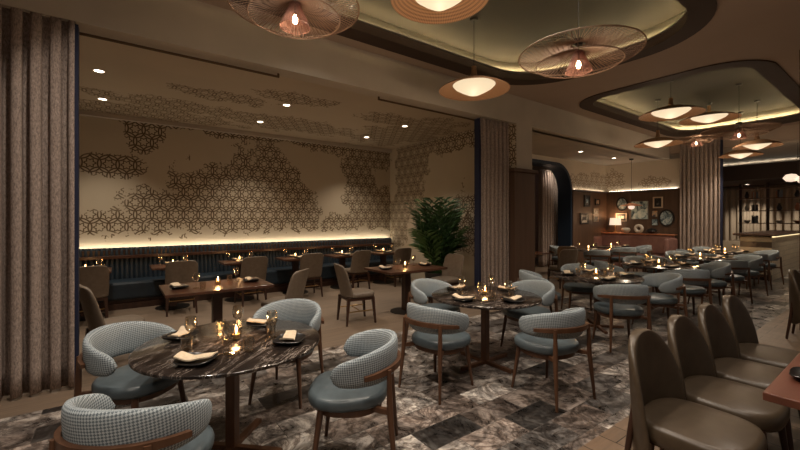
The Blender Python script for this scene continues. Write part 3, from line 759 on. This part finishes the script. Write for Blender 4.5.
# recessed downlights
def make_down():
    t = empty('recessed_downlight')
    MB().lathe([(.075, -.001), (.075, -.006), (.055, -.008), (.055, -.001)], 24).build('bezel', M['white'], t)
    MB().lathe([(.001, -.002), (.054, -.004), (.054, -.001), (.001, -.001)], 24).build('lens', M['spot'], t)
    return t
def down(x, y, z, label, power, col=(1, .86, .70), ang=100):
    place('down', make_down, (x, y, z), 0, label, 'downlight', 'recessed downlights')
    l = bpy.data.lights.new('downlight_beam', 'SPOT'); l.energy = power; l.color = col; l.spot_size = math.radians(ang); l.spot_blend = .8; l.shadow_soft_size = .05
    o = bpy.data.objects.new('downlight_beam', l); o.location = (x, y, z - .03); C.objects.link(o)
for k, (x, y) in enumerate([(-.2, 6.5), (-.2, 8.0), (2.36, 6.54), (2.34, 8.0), (4.86, 8.0), (4.93, 6.55)]):
    row = 'by the patterned wall' if y > 7.5 else 'over the open boards'
    col_ = ['curtain end', 'middle', 'palm end'][k // 2]
    down(x, y, 3.56, 'round recessed downlight in the alcove ceiling %s at its %s' % (row, col_), 78)
down(10.45, 5.7, 3.46, 'recessed downlight in the lounge ceiling near the arched portal', 40)
down(12.4, 5.7, 3.46, 'recessed downlight in the lounge ceiling near the picture wall', 40)
down(11.5, 7.1, 3.46, 'added fill downlight behind the arched portal', 32)  # unseen lamp added to light the curtain inside the portal
down(16.0, 3.3, 3.60, 'recessed downlight in the bar room ceiling', 40)
# unseen downlights added to brighten the dining floor
COOL = (1, .86, .72)
for k, (x, y, p) in enumerate([(-1.6, 1.0, 110), (.5, .6, 90), (3.2, .7, 80), (5.8, .75, 80), (-1.2, -1.0, 90)]):
    down(x, y, H_MAIN, 'added fill downlight in the main ceiling, %s of those along the front strip' % ordn[k], p, COOL, 120)

for k, (x, y, p) in enumerate([(-.1, 3.3, 130), (.9, 2.3, 110), (3.3, 2.4, 110), (2.0, 3.5, 90)]):  # more added lamps over the tables, above the view
    down(x, y, H_MAIN + .40, 'added fill downlight in the raised ceiling, %s from the large curtain' % ordn[k], p, COOL, 120)
for k, (x, y) in enumerate([(19.3, .4), (19.3, 2.2), (19.3, 4.0)]):  # added lamps that brighten the drapes
    down(x, y, 2.88, 'added fill downlight in the low soffit by the drapes, %s from the brown curtain' % ordn[2 - k], 170)
down(15.4, 1.0, 3.60, 'added fill downlight in the bar room ceiling over the bar', 120)  # added lamp, lifts the dark bar room
down(15.6, 4.6, 3.60, 'added fill downlight in the bar room ceiling over the armchairs', 90)  # another lamp added for bar room brightness
# ------------------------------------------------------------------ lounge furnishings
t = empty('rose_banquette', (13.35, 5.64, 0))
MB().box(-.25, .42, -1.1, 1.1, 0, .46).build('seat', M['pink'], t, bevel=.04)
MB().box(.30, .50, -1.1, 1.1, .46, 1.06).build('back', M['pink'], t, bevel=.05)
for sy in (-1, 1): MB().box(-.25, .5, sy * 1.1 - .07, sy * 1.1 + .07, 0, .98).build('arm', M['pink'], t, bevel=.05)
MB().box(.27, .54, -1.14, 1.14, 1.061, 1.10).build('rail', M['terra'], t, bevel=.01)
tag(t, 'rose leather banquette below the picture wall', 'bench')
t = empty('table_lamp', (13.76, 6.28, 1.101))
MB().lathe([(.002, 0), (.07, 0), (.07, .015), (.015, .03), (.012, .27), (.002, .27)], 16).build('base', M['brass'], t, smooth=40)
MB().lathe([(.18, .26), (.16, .50), (.155, .50), (.175, .26)], 32).build('lamp_shade', M['shade_glow'], t, smooth=60)
tag(t, 'table lamp with a glowing cream shade on the banquette rail', 'lamp')
l = bpy.data.lights.new('table_lamp_light', 'POINT'); l.energy = 6; l.color = (1, .62, .34); l.shadow_soft_size = .06
o = bpy.data.objects.new('table_lamp_light', l); o.location = (13.80, 6.28, 1.62); C.objects.link(o)
MB_ = MB().lathe([(.002, 0), (.07, 0), (.13, .08), (.14, .13), (.10, .17), (.002, .18)], 24)
o = MB_.build('stone_ornament', M['white'], smooth=60); o.location = (13.78, 5.95, 1.101); tag(o, 'low rounded pale ornament between lamp and ring vase', 'ornament')
mb = MB(); rs = []
for i in range(25):
    a = 2 * PI * i / 24; rs.append([(.045 * math.sin(2 * PI * j / 10), (.10 + .05 * math.cos(2 * PI * j / 10)) * math.cos(a), .15 + (.10 + .05 * math.cos(2 * PI * j / 10)) * math.sin(a)) for j in range(10)])
mb.rings(rs, cap=False); o = mb.build('ring_vase', M['white'], smooth=80); o.location = (13.78, 5.55, 1.101); tag(o, 'white ring-shaped vase on the banquette rail', 'vase')
o = MB().lathe([(.002, 0), (.09, 0), (.16, .07), (.13, .14), (.05, .17), (.002, .17)], 20).build('dark_bowl', M['black'], smooth=60); o.location = (13.78, 5.18, 1.101); tag(o, 'dark closed bowl on the banquette rail', 'bowl')

def art(name, c1, c2, c3, scale):
    k = NT(name); f = k.noise(k.coord(), scale, 4, .6, 1.0); return k.base(k.ramp(f, [(.38, c1), (.48, c2), (.60, c3)]), .6)
def frame_x(y0, y1, z0, z1, fm, am, label, w=.035, mount=None, X=14.0, name='framed_picture'):
    t = empty(name, (X, (y0 + y1) / 2, (z0 + z1) / 2)); a, b = (y1 - y0) / 2, (z1 - z0) / 2
    MB().box(-.035, -.001, -a, a, b - w, b).box(-.035, -.001, -a, a, -b, -b + w).box(-.035, -.001, -a, -a + w, -b + w, b - w).box(-.035, -.001, a - w, a, -b + w, b - w).build('frame', fm, t)
    pc = MB().box(-.020, -.002, -a + w, a - w, -b + w, b - w).build('picture', am, t)
    if mount: MB().box(-.024, -.0205, -a + 2.6 * w, a - 2.6 * w, -b + 2.6 * w, b - 2.6 * w).build('inner_image', mount, pc)
    return tag(t, label, 'picture', 'pictures in the lounge')
def oval_x(y, z, ry_, rz_, fm, am, label):
    t = empty('oval_picture', (14.0, y, z)); n = 28
    def ring(s_, x): return [(x, ry_ * s_ * math.cos(2 * PI * i / n), rz_ * s_ * math.sin(2 * PI * i / n)) for i in range(n)]
    MB().rings([ring(1, -.001), ring(1, -.03), ring(.8, -.03), ring(.8, -.001)], cap=False).build('frame', fm, t, smooth=40)
    MB().rings([ring(.8, -.002), ring(.8, -.015)]).build('picture', am, t)
    return tag(t, label, 'picture', 'pictures in the lounge')
A1 = art('blue_green_abstract', (.03, .06, .09), (.38, .50, .50), (.68, .74, .68), 4.5)
A2 = art('pale_sketch', (.06, .05, .04), (.50, .44, .36), (.62, .56, .46), 6)
A3 = art('blue_oval_scene', (.04, .07, .09), (.22, .30, .33), (.50, .56, .54), 9)
A4 = art('black_sketch', (.01, .01, .01), (.02, .02, .02), (.16, .14, .12), 9)
A5 = art('orange_dots', (.6, .25, .08), (.55, .45, .3), (.05, .05, .08), 14)
pale = flat('pale_frame', (.50, .38, .27), .5); blk = flat('black_frame', (.012, .010, .010), .5)
oval_x(6.16, 2.08, .19, .24, blk, A3, 'oval dark-framed picture of blue tones above the lamp')
frame_x(5.35, 5.87, 1.56, 2.16, flat('grey_frame', (.3, .3, .28), .5), A1, 'largest picture on the wall, a blue-green abstract canvas', .012)
frame_x(4.93, 5.21, 1.92, 2.28, pale, M['black'], 'pale-framed black picture, highest of the wall beside the curtain', .04, A4)
frame_x(6.0, 6.36, 1.48, 1.77, pale, A4, 'small pale-framed picture right above the lamp shade', .035, A2)
frame_x(5.07, 5.24, 1.64, 1.84, blk, A5, 'tiny square picture with orange and cream dots', .006)
frame_x(5.07, 5.24, 1.36, 1.57, blk, A3, 'tiny square blue picture under the dotted one', .006)
oval_x(4.83, 1.60, .22, .28, blk, A3, 'round-cornered oval picture in a thick black frame beside the brown curtain')
def frame_y(x0, x1, z0, z1, fm, am, label, w=.04, mount=None):
    o = frame_x(-(x1 - x0) / 2, (x1 - x0) / 2, z0, z1, fm, am, label, w, mount); o.location = ((x0 + x1) / 2, YP - .06, (z0 + z1) / 2); o.rotation_euler.z = PI / 2; return o
frame_y(12.45, 12.82, 1.98, 2.36, blk, A4, 'heavy black-framed panel nearest the arched portal, upper row', .05, A3)
frame_y(13.18, 13.48, 2.04, 2.25, blk, A5, 'small black and orange picture in the corner, upper row', .04)
frame_y(12.2, 12.72, 1.40, 1.76, blk, A2, 'dark-framed picture with a pale figure below the heavy black panel', .05, A4)
frame_y(13.05, 13.38, 1.72, 1.92, pale, A2, 'small pale square picture, upper of two in the corner', .02)
frame_y(13.05, 13.38, 1.48, 1.68, pale, A4, 'small pale square picture, lower of two in the corner', .02)

place('dining', make_dining, (8.35, 5.0, 0), -.4, 'leather chair just behind the pier in the lounge', 'chair', 'leather lounge chairs')
place('dining', make_dining, (9.25, 5.35, 0), -1.2, 'leather chair second from the pier in the lounge', 'chair', 'leather lounge chairs')
place('small', small, (8.2, 5.75, 0), 0, 'small square table behind the pier edge', 'table')
candle(8.2, 5.75, .751, 'lit candle on the small square table behind the pier', 1.5)

# a lit globe and shelf in the corridor behind the arch
t = empty('wall_lamp', (9.75, 9.15, 2.55)); MB().lathe([(.002, -.07), (.05, -.05), (.07, 0), (.05, .05), (.002, .07)], 16).build('globe', M['globe'], t, smooth=80)
MB().box(-.02, .02, .0, .05, -.03, .03).build('bracket', M['brass'], t); tag(t, 'small glowing wall lamp seen through the arched portal', 'lamp')

# ------------------------------------------------------------------ bar
t = empty('bar_counter', (13.4, 2.3, 0))
MB().box(0, 4.4, 0, .62, 0, 1.12).build('tiled_front', M['ban_tile'], t)
MB().box(-.1, 4.5, -.1, .75, 1.14, 1.19).build('worktop', M['dark_wood'], t, bevel=.006)
MB().box(.0, 4.4, -.03, -.005, 1.105, 1.135).build('under_light', M['strip_soft'], t)
tag(t, 'bar counter faced in glazed cream tiles with a lit edge', 'counter')
t = empty('display_shelf', (18.9, 3.0, 0))
for y in (-1.6, -.7, .35, 1.1): MB().box(-.03, .03, y - .04, y + .04, 0, 2.87).build('post', M['dark_wood'], t)
for z in (.95, 1.41, 1.86, 2.31, 2.68): MB().box(-.18, .18, -1.7, 1.15, z - .015, z + .015).build('shelf', M['wood'], t)
tag(t, 'tall open display shelf behind the bar', 'shelf')
rb = random.Random(5)
books = [flat('book_cloth_%d' % i, c, .7) for i, c in enumerate([(.45, .4, .33), (.2, .22, .24), (.35, .15, .08), (.05, .05, .06)])]
n_b = 0
lev = {1.41: 'lowest visible', 1.86: 'second', 2.31: 'third'}
for z in (1.41, 1.86, 2.31):
    for y in (-1.2, -.4, .05,   .7, .92):
        kind = rb.choice(['vase', 'books', 'bowl'])
        yy = 3.0 + y; zz = z + .016; side = {-1.2: 'above the bar end', -.4: 'right of the middle post', .05: 'at the middle post', .7: 'in the curtain-side bay', .92: 'at the curtain-side post'}[y]
        if kind == 'vase':
            o = MB().lathe([(.002, 0), (.05, 0), (.08, .08), (.05, .17), (.03, .22), (.04, .25), (.002, .25)], 14).build('vase', rb.choice([M['white'], M['black'], M['terra']]), smooth=60); o.location = (18.9, yy, zz)
            tag(o, 'small vase on the %s shelf level %s' % (lev[z], side), 'vase', 'ornaments behind the bar')
        elif kind == 'bowl':
            o = MB().lathe([(.002, 0), (.05, 0), (.12, .09), (.11, .09), (.002, .02)], 16).build('bowl', rb.choice([M['white'], M['terra']]), smooth=60); o.location = (18.9, yy, zz)
            tag(o, 'open bowl on the %s shelf level %s' % (lev[z], side), 'bowl', 'ornaments behind the bar')
        else:
            for q in range(4):
                h = rb.uniform(.2, .28); o = MB().box(-.08, .08, -.018, .018, 0, h).build('book', rb.choice(books)); o.location = (18.9, yy - .06 + .04 * q, zz)
                tag(o, 'upright book on the %s shelf level %s' % (lev[z], side), 'book', 'books on the %s level %s' % (lev[z], side))
mb = MB().box(18.35, 18.42, -4, 6.8, 3.38, 3.395); tag(mb.build('cove_light', M['strip_lounge']), 'added uplight strip lying on top of the low soffit over the display shelf', 'light strip')  # hidden uplight added to brighten the bar ceiling
# armchairs by the bar room
def make_arm():
    t = empty('armchair')
    cushion(MB(), .30, .28, 3, .28, .45, .02, .03).build('seat', M['beige_fabric'], t, smooth=60)
    rs = []
    for k in range(25):
        a = math.radians(115) * (-1 + k / 12); rs.append([((.33 + r_) * math.sin(a), -(.31 + r_) * math.cos(a), z) for r_, z in ((0, .25), (.07, .25), (.07, .84 - .14 * (abs(a) / 2) ** 2), (.035, .87 - .14 * (abs(a) / 2) ** 2), (0, .84 - .14 * (abs(a) / 2) ** 2))])
    MB().rings(rs).build('backrest', M['beige_fabric'], t, smooth=50)
    for sx in (-1, 1):
        for sy in (-1, 1): MB().bar((sx * .24, sy * .22, .28), (sx * .27, sy * .25, 0), .04, .025, n=6).build('leg', M['dark_wood'], t)
    return t
for i, (x, y) in enumerate([(14.9, 4.35), (15.6, 3.65), (16.9, 3.6)]):
    place('arm', make_arm, (x, y, 0), PI / 2 + .3, 'beige tub armchair in the bar room, %s' % ['half behind the brown curtain edge', 'second from the brown curtain', 'closest to the display shelf'][i], 'armchair', 'beige armchairs')
t = empty('globe_pendant', (14.6, 2.0, 2.65))
for k, (dy, dz) in enumerate(((.13, .03), (-.12, -.03))):
    MB().lathe([(.002, -.11), (.10, -.09), (.165, 0), (.10, .09), (.002, .11)], 24).build('globe', M['globe'], t, smooth=80).location = (0, dy, dz)
MB().bar((0, 0, .05), (0, 0, .95), .012, n=6).build('cable', M['dark_metal'], t)
MB().bar((0, .13, .08), (0, -.12, .04), .02, n=6).build('arm', M['dark_metal'], t)
tag(t, 'pair of glowing flattened globes hanging over the bar', 'pendant lamp')

# ------------------------------------------------------------------ world, camera
w = bpy.data.worlds.new('World'); sc.world = w; w.use_nodes = True
bg = w.node_tree.nodes['Background']; bg.inputs[0].default_value = (1, .86, .74, 1); bg.inputs[1].default_value = .08
cam = bpy.data.cameras.new('Camera'); cam.sensor_width = 36; cam.lens = 17.325; cam.shift_y = -7 / 800; cam.clip_start = .05
co = bpy.data.objects.new('Camera', cam); C.objects.link(co); sc.camera = co
co.location = (0, 0, 1.6); co.rotation_euler = (PI / 2, 0, math.radians(53.746 - 90))
vs = sc.view_settings; vs.view_transform = 'Standard'; vs.look = 'None'; vs.gamma = 1; vs.exposure = 0.55
try:
    sc.view_settings.use_curve_mapping = False
    sc.cycles.max_bounces = 6; sc.cycles.diffuse_bounces = 4; sc.cycles.transparent_max_bounces = 12; sc.cycles.sample_clamp_indirect = 3.0; sc.cycles.caustics_reflective = False; sc.cycles.caustics_refractive = False
    sc.cycles.use_denoising = True
except Exception: pass
